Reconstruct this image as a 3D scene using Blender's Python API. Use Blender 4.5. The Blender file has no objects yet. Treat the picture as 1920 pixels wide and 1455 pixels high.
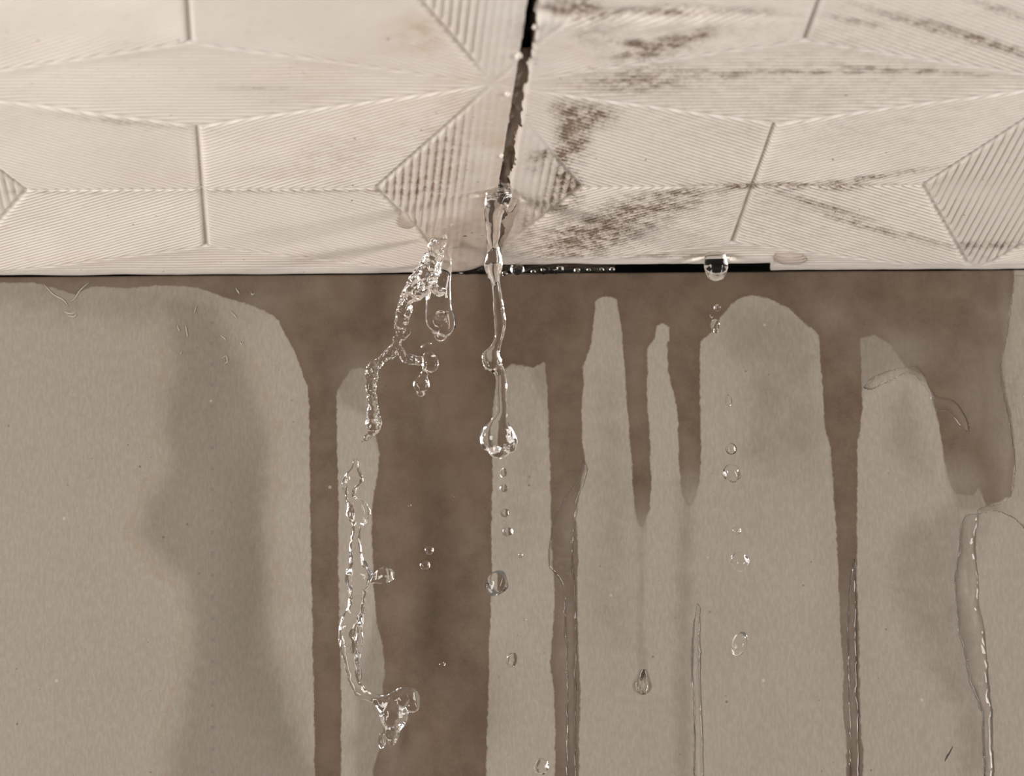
import bpy, bmesh, math, random
import numpy as np
from mathutils import Vector, Matrix, noise as mnoise

random.seed(7)
rng = np.random.default_rng(11)
scene = bpy.context.scene
COL = scene.collection

# ----------------------------------------------------------------------------- camera
# World: wall face is the plane y = 0, ceiling underside the plane z = 0, units are metres (a close-up, ~0.2 m wide).
F, CX, CY = 6500.0, 960.0, 727.5
S = 0.00011                                   # metres per pixel at the wall/ceiling joint
_d = np.array([(563 - CX) / F, -(2700 - CY) / F, -1.0]); _d /= np.linalg.norm(_d)
_e = 0.009
_c = (-_d[0] - _d[1] * _e) / _d[2]
_x = np.array([1.0, _e, _c]); _x /= np.linalg.norm(_x)
_z = np.cross(_x, _d)
M = np.stack([_x, _d, _z], 1).T               # camera -> world rotation
CAM = -M @ (np.array([0.0, -(512 - CY) / F, -1.0]) * F * S)
cam_data = bpy.data.cameras.new('camera')
cam = bpy.data.objects.new('camera', cam_data)
COL.objects.link(cam)
mw = Matrix.Identity(4)
for i in range(3):
    for j in range(3):
        mw[i][j] = M[i, j]
    mw[i][3] = CAM[i]
cam.matrix_world = mw
cam_data.sensor_fit = 'HORIZONTAL'
cam_data.sensor_width = 36.0
cam_data.lens = F / 1920 * 36.0
cam_data.clip_start = 0.02
cam_data.clip_end = 50
cam_data.dof.use_dof = True
cam_data.dof.focus_distance = 0.682
cam_data.dof.aperture_fstop = 24
scene.camera = cam


def ray(px, py):
    return M @ np.array([(px - CX) / F, -(py - CY) / F, -1.0])


def on_wall(px, py, y=0.0):                   # point at depth y seen at a pixel of the photograph
    r = ray(px, py)
    return CAM + r * ((y - CAM[1]) / r[1])


def on_ceiling(px, py, z=0.0):
    r = ray(px, py)
    return CAM + r * ((z - CAM[2]) / r[2])


def to_px(P):                                 # (N,3) world -> pixels of the photograph
    q = (P - CAM) @ M
    return CX + F * q[:, 0] / -q[:, 2], CY - F * q[:, 1] / -q[:, 2]


def px_size(p):                               # metres per pixel at a world point
    return float(-((np.asarray(p) - CAM) @ M)[2] / F)


# ----------------------------------------------------------------------------- world, lamps, exposure
world = bpy.data.worlds.new('World')
scene.world = world
world.use_nodes = True
bg = world.node_tree.nodes['Background']
bg.inputs[0].default_value = (1.0, 0.93, 0.86, 1)
bg.inputs[1].default_value = 0.15


def softbox(name, loc, target, sx, sy, watts, col):
    l = bpy.data.lights.new(name, 'AREA')
    l.shape = 'RECTANGLE'; l.size = sx; l.size_y = sy; l.energy = watts; l.color = col
    o = bpy.data.objects.new(name, l); COL.objects.link(o)
    o.location = loc
    d = Vector(target) - Vector(loc)
    o.rotation_euler = d.to_track_quat('-Z', 'Y').to_euler()
    return o


softbox('softbox_lamp', (-0.54, -0.45, -0.21), (0, -0.05, -0.04), 0.15, 0.50, 5.5, (1.0, 0.965, 0.93))
softbox('softbox_lamp', (0.60, -0.42, -0.17), (0, -0.05, -0.04), 0.15, 0.52, 4.8, (1.0, 0.965, 0.93))

scene.view_settings.view_transform = 'Standard'
scene.view_settings.look = 'None'
scene.view_settings.gamma = 1.0
scene.view_settings.use_curve_mapping = False
scene.view_settings.exposure = 0.0
cy = scene.cycles
cy.use_denoising = True
cy.max_bounces = 14
cy.transmission_bounces = 14
cy.glossy_bounces = 8
cy.caustics_reflective = True
cy.caustics_refractive = True
cy.blur_glossy = 0.0
cy.sample_clamp_indirect = 0.0


# ----------------------------------------------------------------------------- material helpers
class NT:
    def __init__(self, name):
        self.m = bpy.data.materials.new(name); self.m.use_nodes = True
        self.t = self.m.node_tree; self.t.nodes.clear()
        self.out = self.t.nodes.new('ShaderNodeOutputMaterial')

    def n(self, kind, ins=None, **props):
        k = self.t.nodes.new('ShaderNode' + kind)
        for a, v in props.items():
            setattr(k, a, v)
        for a, v in (ins or {}).items():
            self.put(k.inputs[a], v)
        return k

    def put(self, sock, v):
        if isinstance(v, bpy.types.NodeSocket):
            self.t.links.new(v, sock)
        elif isinstance(v, bpy.types.Node):
            self.t.links.new(v.outputs[0], sock)
        else:
            sock.default_value = v

    def math(self, op, a, b=None, c=None, clamp=False):
        k = self.t.nodes.new('ShaderNodeMath'); k.operation = op; k.use_clamp = clamp
        for i, v in enumerate((a, b, c)):
            if v is not None:
                self.put(k.inputs[i], v)
        return k.outputs[0]

    def mix(self, f, a, b, blend='MIX'):
        k = self.t.nodes.new('ShaderNodeMix'); k.data_type = 'RGBA'; k.blend_type = blend; k.clamp_factor = True
        self.put(k.inputs[0], f); self.put(k.inputs[6], a); self.put(k.inputs[7], b)
        return k.outputs[2]

    def ramp(self, v, lo, hi):
        k = self.t.nodes.new('ShaderNodeMapRange'); k.interpolation_type = 'SMOOTHSTEP'
        self.put(k.inputs[0], v); k.inputs[1].default_value = lo; k.inputs[2].default_value = hi
        return k.outputs[0]

    def attr(self, name):
        return self.n('Attribute', attribute_name=name).outputs['Fac']

    def coord(self, scale=(1, 1, 1), rot=(0, 0, 0)):
        c = self.n('TexCoord').outputs['Object']
        mp = self.n('Mapping', {'Vector': c, 'Scale': scale, 'Rotation': rot})
        return mp.outputs[0]

    def noise(self, vec, scale, detail=3, rough=0.55):
        return self.n('TexNoise', {'Vector': vec, 'Scale': scale, 'Detail': detail, 'Roughness': rough}).outputs[0]

    def surf(self, s):
        self.put(self.out.inputs[0], s); return self.m


def rgb(r, g, b):
    return (r, g, b, 1)


# --- moulded ceiling tile
def make_tile_mat():
    t = NT('moulded_tile')
    c = t.coord()
    groove, dirt, rust, wet = t.attr('groove'), t.attr('dirt'), t.attr('rust'), t.attr('wet')
    n1 = t.noise(c, 60, 4); n2 = t.noise(c, 320, 4, .65); n3 = t.noise(c, 1400, 3, .7)
    base = t.mix(n1, rgb(.80, .728, .664), rgb(.90, .842, .788))
    base = t.mix(t.ramp(n2, .55, .8), base, rgb(.80, .69, .60))
    base = t.mix(t.math('MULTIPLY', groove, .34), base, rgb(.70, .565, .455))
    # rusty tint where water has been seeping for a while
    rf = t.math('MULTIPLY', rust, t.ramp(t.noise(c, 110, 4, .7), .3, .72))
    base = t.mix(t.math('MULTIPLY', rf, .6), base, rgb(.62, .40, .22))
    # rust caught in the grooves
    rg = t.math('MULTIPLY', t.math('MULTIPLY', t.attr('rust_groove'), groove), t.ramp(n2, .38, .62))
    base = t.mix(t.math('MULTIPLY', rg, .85), base, rgb(.30, .13, .045))
    # brown grime, mostly in the grooves, patchy
    gn = t.ramp(t.math('ADD', t.math('MULTIPLY', n2, .65), t.math('MULTIPLY', n3, .35)), .40, .62)
    g1 = t.math('MULTIPLY', t.math('MULTIPLY', dirt, gn), t.math('MULTIPLY_ADD', groove, .75, .42))
    base = t.mix(t.math('MULTIPLY', g1, 2.1, clamp=True), base, rgb(.085, .052, .035))
    soft = t.math('MULTIPLY', dirt, .45)
    base = t.mix(soft, base, rgb(.40, .29, .21))
    # pores and specks
    v = t.n('TexVoronoi', {'Vector': c, 'Scale': 420.0, 'Randomness': 1.0})
    sel = t.math('GREATER_THAN', t.n('SeparateColor', {0: v.outputs['Color']}).outputs[0], .88)
    sp = t.math('MULTIPLY', t.ramp(v.outputs['Distance'], .13, .05), sel)
    base = t.mix(t.math('MULTIPLY', sp, .7), base, rgb(.13, .08, .05))
    base = t.mix(t.math('MULTIPLY', wet, .30), base, rgb(.66, .53, .42))
    rough = t.math('MULTIPLY_ADD', wet, -.45, .62)
    h = t.math('ADD', t.math('MULTIPLY', n3, .5), t.math('MULTIPLY', n2, .6))
    b = t.n('Bump', {'Height': h, 'Distance': .00018, 'Strength': .55})
    p = t.n('BsdfPrincipled', {'Base Color': base, 'Roughness': rough, 'Normal': b.outputs[0]})
    p.inputs['Specular IOR Level'].default_value = .35
    return t.surf(p)


# --- plasterboard wall paper, with damp and wet areas
def make_wall_mat(dots_x, dots_z0, dots_step):
    t = NT('plasterboard_paper')
    c = t.coord()
    fib = t.noise(t.coord((1.0, 1.0, .33)), 1700, 3, .6)
    fine = t.noise(c, 2600, 2, .6)
    big = t.noise(c, 28, 4, .6)
    med = t.noise(c, 130, 4, .6)
    jag = t.noise(t.coord((1, 1, .8)), 900, 3, .6)
    dry = t.mix(big, rgb(.213, .182, .148), rgb(.250, .218, .180))
    dry = t.mix(t.math('MULTIPLY', t.ramp(fib, .35, .7), .42), dry, rgb(.310, .276, .232))
    hue = t.noise(c, 1300, 2, .5)
    dry = t.mix(t.ramp(hue, .52, .72), dry, t.mix(.5, dry, rgb(.27, .205, .172)))
    dry = t.mix(t.ramp(hue, .46, .28), dry, t.mix(.5, dry, rgb(.215, .205, .160)))
    # soft old damp
    damp = t.attr('damp')
    dn = t.math('ADD', damp, t.math('MULTIPLY_ADD', t.noise(c, 170, 6, .68), .9, -.45))
    df = t.math('MULTIPLY', t.ramp(dn, .05, .85), .72)
    dry = t.mix(df, dry, rgb(.62, .595, .575), 'MULTIPLY')
    tide = t.math('MULTIPLY', t.ramp(dn, .10, .17), t.ramp(dn, .27, .19))
    dry = t.mix(t.math('MULTIPLY', t.math('MULTIPLY', tide, t.attr('old')), .45), dry, rgb(.23, .17, .12))
    # freshly soaked areas, crisp ragged outline
    sd = t.attr('soak')
    e = t.math('ADD', sd, t.math('ADD', t.math('MULTIPLY_ADD', jag, .9, -.45), t.math('MULTIPLY_ADD', med, .8, -.40)))
    wf = t.ramp(e, -.20, .20)
    wetc = t.mix(t.ramp(t.noise(c, 120, 6, .7), .25, .75), rgb(.078, .052, .034), rgb(.124, .090, .063))
    wetc = t.mix(t.math('MULTIPLY', t.ramp(t.noise(c, 34, 3, .6), .48, .72), .45), wetc, rgb(.094, .056, .032))
    rim = t.math('MULTIPLY', t.ramp(e, 1.6, .1), .30)
    wetc = t.mix(rim, wetc, rgb(.084, .051, .030))
    wetc = t.mix(t.math('MULTIPLY', t.ramp(fine, .5, .75), .22), wetc, rgb(.17, .128, .094))
    fade = t.attr('drying')
    wf2 = t.math('MULTIPLY', wf, t.math('SUBTRACT', 1.0, fade, clamp=True))
    col = t.mix(wf2, dry, wetc)
    # dark flecks in the recycled paper
    v = t.n('TexVoronoi', {'Vector': c, 'Scale': 420.0})
    rc = t.n('SeparateColor', {0: v.outputs['Color']})
    sel = t.math('GREATER_THAN', rc.outputs[1], .80)
    sz = t.math('MULTIPLY_ADD', t.math('POWER', rc.outputs[0], 3.0), .10, .03)
    sp = t.math('MULTIPLY', t.math('LESS_THAN', v.outputs['Distance'], sz), t.math('MULTIPLY', sel, rc.outputs[2]))
    col = t.mix(t.math('MULTIPLY', sp, .6), col, rgb(.05, .055, .052))
    v2 = t.n('TexVoronoi', {'Vector': c, 'Scale': 120.0})
    sel2 = t.math('GREATER_THAN', t.n('SeparateColor', {0: v2.outputs['Color']}).outputs[1], .93)
    sp2 = t.math('MULTIPLY', t.ramp(v2.outputs['Distance'], .055, .02), sel2)
    col = t.mix(t.math('MULTIPLY', sp2, .3), col, rgb(.62, .52, .44))
    # printed row of small square dots
    sx = t.n('SeparateXYZ', {0: t.n('TexCoord').outputs['Object']})
    dx = t.math('LESS_THAN', t.math('ABSOLUTE', t.math('SUBTRACT', sx.outputs[0], dots_x)), .00038)
    fr = t.math('FRACT', t.math('DIVIDE', t.math('SUBTRACT', sx.outputs[2], dots_z0), dots_step))
    dz = t.math('LESS_THAN', t.math('ABSOLUTE', t.math('SUBTRACT', fr, .5)), .082)
    top = t.math('LESS_THAN', sx.outputs[2], dots_z0 + dots_step * .2)
    dd = t.math('MULTIPLY', t.math('MULTIPLY', dx, dz), t.math('MULTIPLY', t.ramp(fib, .3, .7), top))
    col = t.mix(t.math('MULTIPLY', dd, .62), col, rgb(.10, .095, .09))
    h = t.math('ADD', t.math('MULTIPLY', fib, 1.0), t.math('MULTIPLY', fine, .4))
    b = t.n('Bump', {'Height': h, 'Distance': .00012, 'Strength': t.math('MULTIPLY_ADD', wf2, -.35, .60)})
    p = t.n('BsdfPrincipled', {'Base Color': col, 'Roughness': t.math('MULTIPLY_ADD', wf2, -.20, .8), 'Normal': b.outputs[0]})
    p.inputs['Specular IOR Level'].default_value = .25
    return t.surf(p)


def make_plain(name, col, rough=.7):
    t = NT(name)
    n = t.noise(t.coord(), 300, 3)
    c = t.mix(n, rgb(*[v * .8 for v in col]), rgb(*[min(1, v * 1.2) for v in col]))
    p = t.n('BsdfPrincipled', {'Base Color': c, 'Roughness': rough})
    return t.surf(p)


def make_glass(name, ior, bump=0.0, scale=300):
    t = NT(name)
    g = t.n('BsdfGlass', {'Color': rgb(.995, .992, .988), 'Roughness': 0.0, 'IOR': ior})
    if bump:
        n = t.noise(t.coord(), scale, 2)
        b = t.n('Bump', {'Height': n, 'Distance': bump, 'Strength': 1.0})
        t.put(g.inputs['Normal'], b.outputs[0])
    return t.surf(g)


# ----------------------------------------------------------------------------- object helpers
def link(name, mesh, mat=None, parent=None):
    o = bpy.data.objects.new(name, mesh); COL.objects.link(o)
    if mat: mesh.materials.append(mat)
    if parent: o.parent = parent
    return o


def tag(o, label, cat, group=None):
    o['label'] = label; o['category'] = cat
    if group: o['group'] = group
    return o


def empty(name, loc=(0, 0, 0)):
    o = bpy.data.objects.new(name, None); COL.objects.link(o); o.location = loc
    o.empty_display_size = .005
    return o


def np_mesh(name, V, Fq, smooth=True):
    me = bpy.data.meshes.new(name)
    V = np.asarray(V, np.float32); Fq = np.asarray(Fq, np.int32)
    k = Fq.shape[1]
    me.vertices.add(len(V)); me.vertices.foreach_set('co', V.ravel())
    me.loops.add(Fq.size); me.loops.foreach_set('vertex_index', Fq.ravel())
    me.polygons.add(len(Fq))
    me.polygons.foreach_set('loop_start', np.arange(0, Fq.size, k, dtype=np.int32))
    me.update(calc_edges=True)
    if smooth:
        me.polygons.foreach_set('use_smooth', np.ones(len(Fq), bool))
    me.validate()
    return me


def set_attr(me, name, vals):
    a = me.attributes.new(name, 'FLOAT', 'POINT')
    a.data.foreach_set('value', np.asarray(vals, np.float32))


def smooth01(x):
    x = np.clip(x, 0, 1); return x * x * (3 - 2 * x)


def vnoise(x, y, seed=0):
    """cheap value noise, vectorised"""
    xi, yi = np.floor(x).astype(np.int64), np.floor(y).astype(np.int64)
    xf, yf = smooth01(x - xi), smooth01(y - yi)
    def h(a, b):
        n = (a * 374761393 + b * 668265263 + seed * 982451653) & 0x7fffffff
        n = ((n ^ (n >> 13)) * 1274126177) & 0x7fffffff
        return ((n ^ (n >> 16)) & 0xffff) / 65535.0
    return (h(xi, yi) * (1 - xf) + h(xi + 1, yi) * xf) * (1 - yf) + (h(xi, yi + 1) * (1 - xf) + h(xi + 1, yi + 1) * xf) * yf


def poly_sdf(X, Z, pts):
    """signed distance, positive inside"""
    pts = np.asarray(pts, float)
    d2 = np.full(X.shape, 1e9); ins = np.zeros(X.shape, bool)
    for (ax, az), (bx, bz) in zip(pts, np.roll(pts, -1, 0)):
        ex, ez = bx - ax, bz - az
        wx, wz = X - ax, Z - az
        tt = np.clip((wx * ex + wz * ez) / (ex * ex + ez * ez + 1e-12), 0, 1)
        d2 = np.minimum(d2, (wx - ex * tt) ** 2 + (wz - ez * tt) ** 2)
        if abs(ez) > 1e-9:
            c = (az > Z) != (bz > Z)
            ins ^= c & (X < ex * (Z - az) / ez + ax)
    d = np.sqrt(d2)
    return np.where(ins, d, -d)


def wall_poly(px):
    return np.array([on_wall(x, y)[[0, 2]] for x, y in px]) * 1000.0


MAT_TILE = make_tile_mat()
MAT_DARK = make_plain('void_black', (.004, .004, .004), .9)  # near-black, so the added light-blocking plates read as unlit void
MAT_FILLER = make_plain('wet_joint_filler', (.17, .115, .08), .22)
MAT_FLAKE = make_plain('white_flake', (.8, .73, .66), .6)
MAT_CORE = make_plain('tile_core', (.50, .42, .34), .8)
MAT_WATER = make_glass('clear_water', 1.333)
MAT_WATER_R = make_glass('rippled_water', 1.333, .00012, 420)
MAT_AIR = make_glass('air_in_water', 1 / 1.333)

# ----------------------------------------------------------------------------- wall
dA, dB = on_wall(400, 567), on_wall(396, 1430)
n_steps = 21.6
step = (dA[2] - dB[2]) / n_steps
MAT_WALL = make_wall_mat(float((dA[0] + dB[0]) / 2), float(dA[2] + step * .5 - step * 0.0), float(step))


def axis(lo, hi, vlo, vhi, fine, coarse):
    a = [vlo]
    while a[-1] > lo: a.append(a[-1] - coarse)
    b = list(np.arange(vlo, vhi, fine)) + [vhi]
    c = [vhi]
    while c[-1] < hi: c.append(c[-1] + coarse)
    return np.array(sorted(set(np.round(np.concatenate([a, b, c]), 7))))


def wall_wave(X, Z):
    return (vnoise(X / .022, Z / .03, 3) - .5) * .0003


def build_wall():
    wx = axis(-.30, .30, -.118, .118, .0005, .006)
    wz = axis(-.30, -.0001, -.118, -.0001, .0005, .006)[::-1]
    wz = wz[wz <= 0]
    zz = np.concatenate([[wz[0]], wz]); yy = np.concatenate([[.0125], np.zeros(len(wz))])
    X, Z = np.meshgrid(wx, zz); Y = np.repeat(yy[:, None], len(wx), 1)
    # gentle unevenness of wet paper
    Y = Y + np.where(Y > .001, 0, 1) * wall_wave(X, Z)
    nx, nz = len(wx), len(zz)
    idx = np.arange(nx * nz).reshape(nz, nx)
    fq = np.stack([idx[:-1, :-1], idx[1:, :-1], idx[1:, 1:], idx[:-1, 1:]], -1).reshape(-1, 4)
    V = np.stack([X.ravel(), Y.ravel(), Z.ravel()], 1)
    me = np_mesh('wall_back', V, fq)
    xm, zm = V[:, 0] * 1000, V[:, 2] * 1000
    soak_polys = [
        # band along the joint and everything that runs down from it
        [(-300, 480), (-300, 528), (60, 530), (95, 538), (140, 552), (175, 536), (240, 541), (300, 535), (370, 540), (410, 553), (440, 563),
         (470, 572), (495, 583), (520, 600), (542, 640), (560, 680), (575, 720), (632, 735), (660, 690), (690, 690), (700, 800), (710, 840),
         (925, 760), (934, 700), (960, 683), (1000, 690), (1022, 678), (1026, 720), (1093, 700), (1094, 690), (1108, 645), (1114, 600),
         (1117, 562), (1136, 556), (1154, 560), (1164, 610), (1171, 670), (1212, 700), (1212, 655), (1228, 632), (1231, 610), (1243, 605), (1254, 613),
         (1255, 660), (1252, 700), (1313, 690), (1313, 640), (1336, 622), (1350, 598), (1368, 574), (1388, 558), (1412, 553), (1442, 560),
         (1478, 578), (1508, 606), (1536, 628), (1540, 700), (1616, 720), (1612, 634), (1640, 628), (1668, 645), (1700, 690), (1735, 705), (1758, 770), (1830, 780),
         (1856, 700), (1872, 700), (1886, 640), (1892, 600), (1898, 560), (1902, 480)],
        [(575, 690), (579, 760), (582, 900), (582, 1000), (584, 1100), (586, 1200), (588, 1300), (590, 1380), (592, 1900), (637, 1900), (640, 1380), (640, 1300),
         (637, 1200), (635, 1100), (635, 1000), (634, 900), (632, 820), (632, 735), (640, 690)],
        [(690, 690), (690, 760), (703, 810), (712, 850), (708, 890), (698, 940), (696, 1000), (699, 1060), (702, 1110), (706, 1170), (718, 1210), (722, 1260), (716, 1290), (722, 1330), (716, 1390), (700, 1440), (692, 1900),
         (908, 1900), (913, 1380), (916, 1300), (917, 1200), (922, 1100), (921, 1000), (924, 900), (923, 820), (926, 740), (940, 690)],
        [(1022, 670), (1026, 740), (1030, 830), (1032, 920), (1033, 1000), (1036, 1060), (1040, 1110), (1037, 1180), (1030, 1240), (1038, 1290), (1041, 1360), (1042, 1900),
         (1087, 1900), (1086, 1380), (1088, 1300), (1084, 1200), (1081, 1120), (1084, 1050), (1081, 970), (1086, 920), (1098, 865), (1092, 830), (1090, 770), (1094, 720), (1094, 670)],
        [(1166, 640), (1172, 690), (1176, 760), (1182, 830), (1186, 900), (1189, 950), (1197, 985), (1206, 988), (1218, 955), (1221, 890), (1218, 820), (1213, 740), (1213, 640)],
        [(1250, 640), (1253, 700), (1266, 750), (1272, 800), (1273, 870), (1278, 925), (1288, 950), (1300, 945), (1311, 905), (1315, 820), (1312, 730), (1314, 640)],
        [(1534, 610), (1541, 720), (1546, 800), (1556, 838), (1562, 900), (1567, 980), (1572, 1080), (1576, 1180), (1582, 1270), (1580, 1330), (1587, 1400), (1590, 1900),
         (1613, 1900), (1618, 1410), (1613, 1340), (1612, 1250), (1610, 1180), (1607, 1100), (1606, 1000), (1608, 900), (1607, 835), (1614, 795), (1618, 760), (1615, 700), (1612, 610)],
        [(1856, 640), (1874, 620), (1880, 700), (1896, 780), (1904, 850), (1896, 930), (1850, 950), (1830, 900), (1840, 780)],
        [(1745, 730), (1760, 790), (1768, 850), (1778, 900), (1790, 925), (1826, 930), (1842, 900), (1836, 840), (1850, 790), (1862, 700), (1800, 690)],
    ]
    soak = np.full(len(V), -1e3)
    for p in soak_polys:
        soak = np.maximum(soak, poly_sdf(xm, zm, wall_poly(p)))
    set_attr(me, 'soak', np.clip(soak, -20, 20))
    damp = np.zeros(len(V))
    for p, soft, amt in [
        ([(300, 560), (330, 650), (312, 780), (322, 880), (275, 950), (262, 1000), (300, 1045), (345, 1085), (362, 1170), (355, 1260), (340, 1340), (318, 1400), (300, 1900),
          (592, 1900), (590, 1440), (556, 1385), (530, 1310), (512, 1200), (500, 1080), (492, 960), (505, 850), (480, 740), (430, 640), (400, 575), (340, 548)], 10, .95),
        ([(632, 560), (625, 700), (640, 760), (690, 780), (700, 640)], 3, .7),
        ([(690, 800), (716, 850), (700, 1000), (706, 1120), (690, 1200), (668, 1300), (660, 1900), (730, 1900), (730, 780)], 3, .75),
        ([(930, 690), (990, 690), (1018, 760), (1030, 800), (1030, 660), (930, 650)], 3, .6),
        ([(1185, 930), (1195, 1060), (1190, 1200), (1196, 1270), (1216, 1260), (1210, 1140), (1214, 990), (1222, 930)], 2, .5),
        ([(1272, 900), (1268, 1050), (1262, 1250), (1268, 1900), (1300, 1900), (1300, 1200), (1300, 1000), (1310, 900)], 5, .6),
        ([(1600, 600), (1600, 740), (1680, 690), (1740, 720), (1770, 800), (1790, 960), (1870, 960), (1885, 800), (1880, 600)], 5, .95),
        ([(1650, 760), (1700, 720), (1740, 780), (1750, 880), (1700, 900), (1660, 840)], 9, .5),
        ([(1650, 1040), (1700, 980), (1780, 930), (1860, 960), (1820, 1100), (1860, 1300), (1880, 1900), (1840, 1900), (1780, 1330), (1690, 1180)], 9, .55),
        ([(1100, 700), (1170, 700), (1190, 960), (1180, 1200), (1100, 1200), (1098, 900)], 10, .35),
        ([(1330, 560), (1530, 600), (1545, 840), (1480, 900), (1400, 860), (1400, 700), (1340, 660)], 10, .5),
        ([(-100, 500), (-100, 570), (150, 600), (300, 610), (420, 600), (420, 500)], 12, .5),
        ([(930, 760), (1020, 760), (1035, 1000), (1020, 1060), (940, 1060)], 12, .3),
    ]:
        d = poly_sdf(xm, zm, wall_poly(p))
        damp = np.maximum(damp, amt * smooth01(.5 + d / soft))
    set_attr(me, 'damp', damp)
    set_attr(me, 'old', np.clip((on_wall(600, 800)[0] * 1000 - xm) / 4, 0, 1) * np.clip((on_wall(600, 600)[2] * 1000 - zm) / 6, 0, 1))
    dry = np.zeros(len(V))
    for (x, y, rx, ry, a) in [(1200, 985, 26, 40, .6), (1295, 930, 30, 42, .75), (1800, 905, 60, 50, .65), (1690, 660, 70, 45, .6), (1560, 590, 50, 40, .25),
                              (1190, 700, 20, 120, .12), (665, 700, 34, 40, .45), (1590, 1300, 24, 220, .28), (1600, 620, 20, 20, 0), (1060, 1250, 26, 260, .22),
                              (480, 570, 50, 30, .25), (720, 1400, 30, 60, .3), (1065, 1000, 18, 70, .30), (1830, 740, 40, 90, .45), (240, 540, 300, 20, .25), (1872, 790, 34, 190, .55), (1890, 620, 20, 120, .35)]:
        q = on_wall(x, y)[[0, 2]] * 1000; r1 = rx * .11; r2 = ry * .11
        dry = np.maximum(dry, a * np.exp(-((xm - q[0]) / r1) ** 2 - ((zm - q[1]) / r2) ** 2))
    set_attr(me, 'drying', dry)
    o = link('wall_back', me, MAT_WALL)
    o['kind'] = 'structure'; o['label'] = 'grey plasterboard wall with dark wet streaks running down from the joint'
    return o


wall = build_wall()

# ----------------------------------------------------------------------------- ceiling of moulded tiles
c1, c2 = on_ceiling(378, 355), on_ceiling(1411, 347)
PER = float(c2[0] - c1[0])                    # pattern repeat, square
X0, Y0 = float(c1[0]), float((c1[1] + c2[1]) / 2)
GAP_L = float((on_ceiling(991, 0)[0] + on_ceiling(941, 320)[0]) / 2)
GAP_R = float((on_ceiling(1013, 0)[0] + on_ceiling(959, 320)[0]) / 2)
PITCH = .00146
RA = .186                                     # half width of the rhombs, in repeats
SLOT_A, SLOT_B = float(on_ceiling(850, 508)[0]), float(on_ceiling(1443, 508)[0])
YN = -.20                                     # how far the ceiling comes forward


def edge_y(X):                                # where the tile ends towards the wall
    s = smooth01((X - SLOT_A) / .008) * smooth01((SLOT_B - X) / .0007 + .5)
    w = (vnoise(X / .006, X * 0 + .5, 5) - .5) * .0005
    return .0010 + s * (-.0048) + w * (.3 + s)


def pattern(X, Y):
    """relief (metres, + = proud of the tile), groove mask and region id for points of the tile"""
    U, W = (X - X0) / PER, (Y - Y0) / PER
    ci, cj = np.floor(U + .5).astype(int), np.floor(W + .5).astype(int)
    u, v = U - ci, W - cj
    au, av = np.abs(u), np.abs(v)
    # positive inside
    nd = math.hypot(1 / RA, 2.0)
    d_di = (1 - (.5 - au) / RA - av * 2) / nd * PER
    d_le = (1 - (.5 - av) / RA - au * 2) / nd * PER
    is_d, is_l = d_di > 0, d_le > 0
    th = math.radians(38)
    s = np.where(u * v > 0, 1.0, -1.0)
    ph_q = (-s * u * math.sin(th) + v * math.cos(th)) * PER / (PITCH * .86)
    ph_d = (u - np.sign(u) * .5) * PER / PITCH
    ph_l = (v - np.sign(v) * .5) * PER / (PITCH * 1.05)
    ph = np.where(is_d, ph_d, np.where(is_l, ph_l, ph_q))
    saw = .5 - .5 * np.cos(2 * np.pi * ph)
    prof = saw ** .7
    edge = np.where(is_d, d_di, np.where(is_l, d_le, np.minimum(np.minimum(-d_di, -d_le), np.minimum(au, av * 1.6) * PER)))
    amp = np.where(is_d, .00042, np.where(is_l, .00019, .00038))
    fade = smooth01((edge - .00025) / .0005)
    wear = .55 + .6 * vnoise(X / .012, Y / .012, 9)
    h = amp * prof * fade * wear
    # half round channels along the depth arms of the crosses and round the rhombs across the joint; a fine crease for the other arms
    def ch(d, w, dep):
        return -dep * np.exp(-(d / w) ** 2)
    q = ~(is_d | is_l)
    h += np.where(q, ch(au * PER, .00062, .00058), 0)
    h += np.where(q, ch(av * PER, .00022, .00022), 0)
    h += ch(np.abs(d_di) - .0002, .00045, .00034)
    h += ch(np.abs(d_le), .0003, .00014)
    # shallow pillow of each facet
    h += np.where(is_l, -.00018 * smooth01(d_le / .004), np.where(is_d, -.00010 * smooth01(d_di / .003), 0))
    reg = np.where(is_d, 4, np.where(is_l, 5, (u > 0).astype(int) + 2 * (v > 0)))
    # cell key (rhombs belong to the cell edge they lie on)
    ki = np.where(is_d, np.floor(U).astype(int), ci); kj = np.where(is_l, np.floor(W).astype(int), cj)
    key = (ki + 20) * 1000 + (kj + 20) * 10 + reg
    return h, (1 - saw) * fade, key


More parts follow.
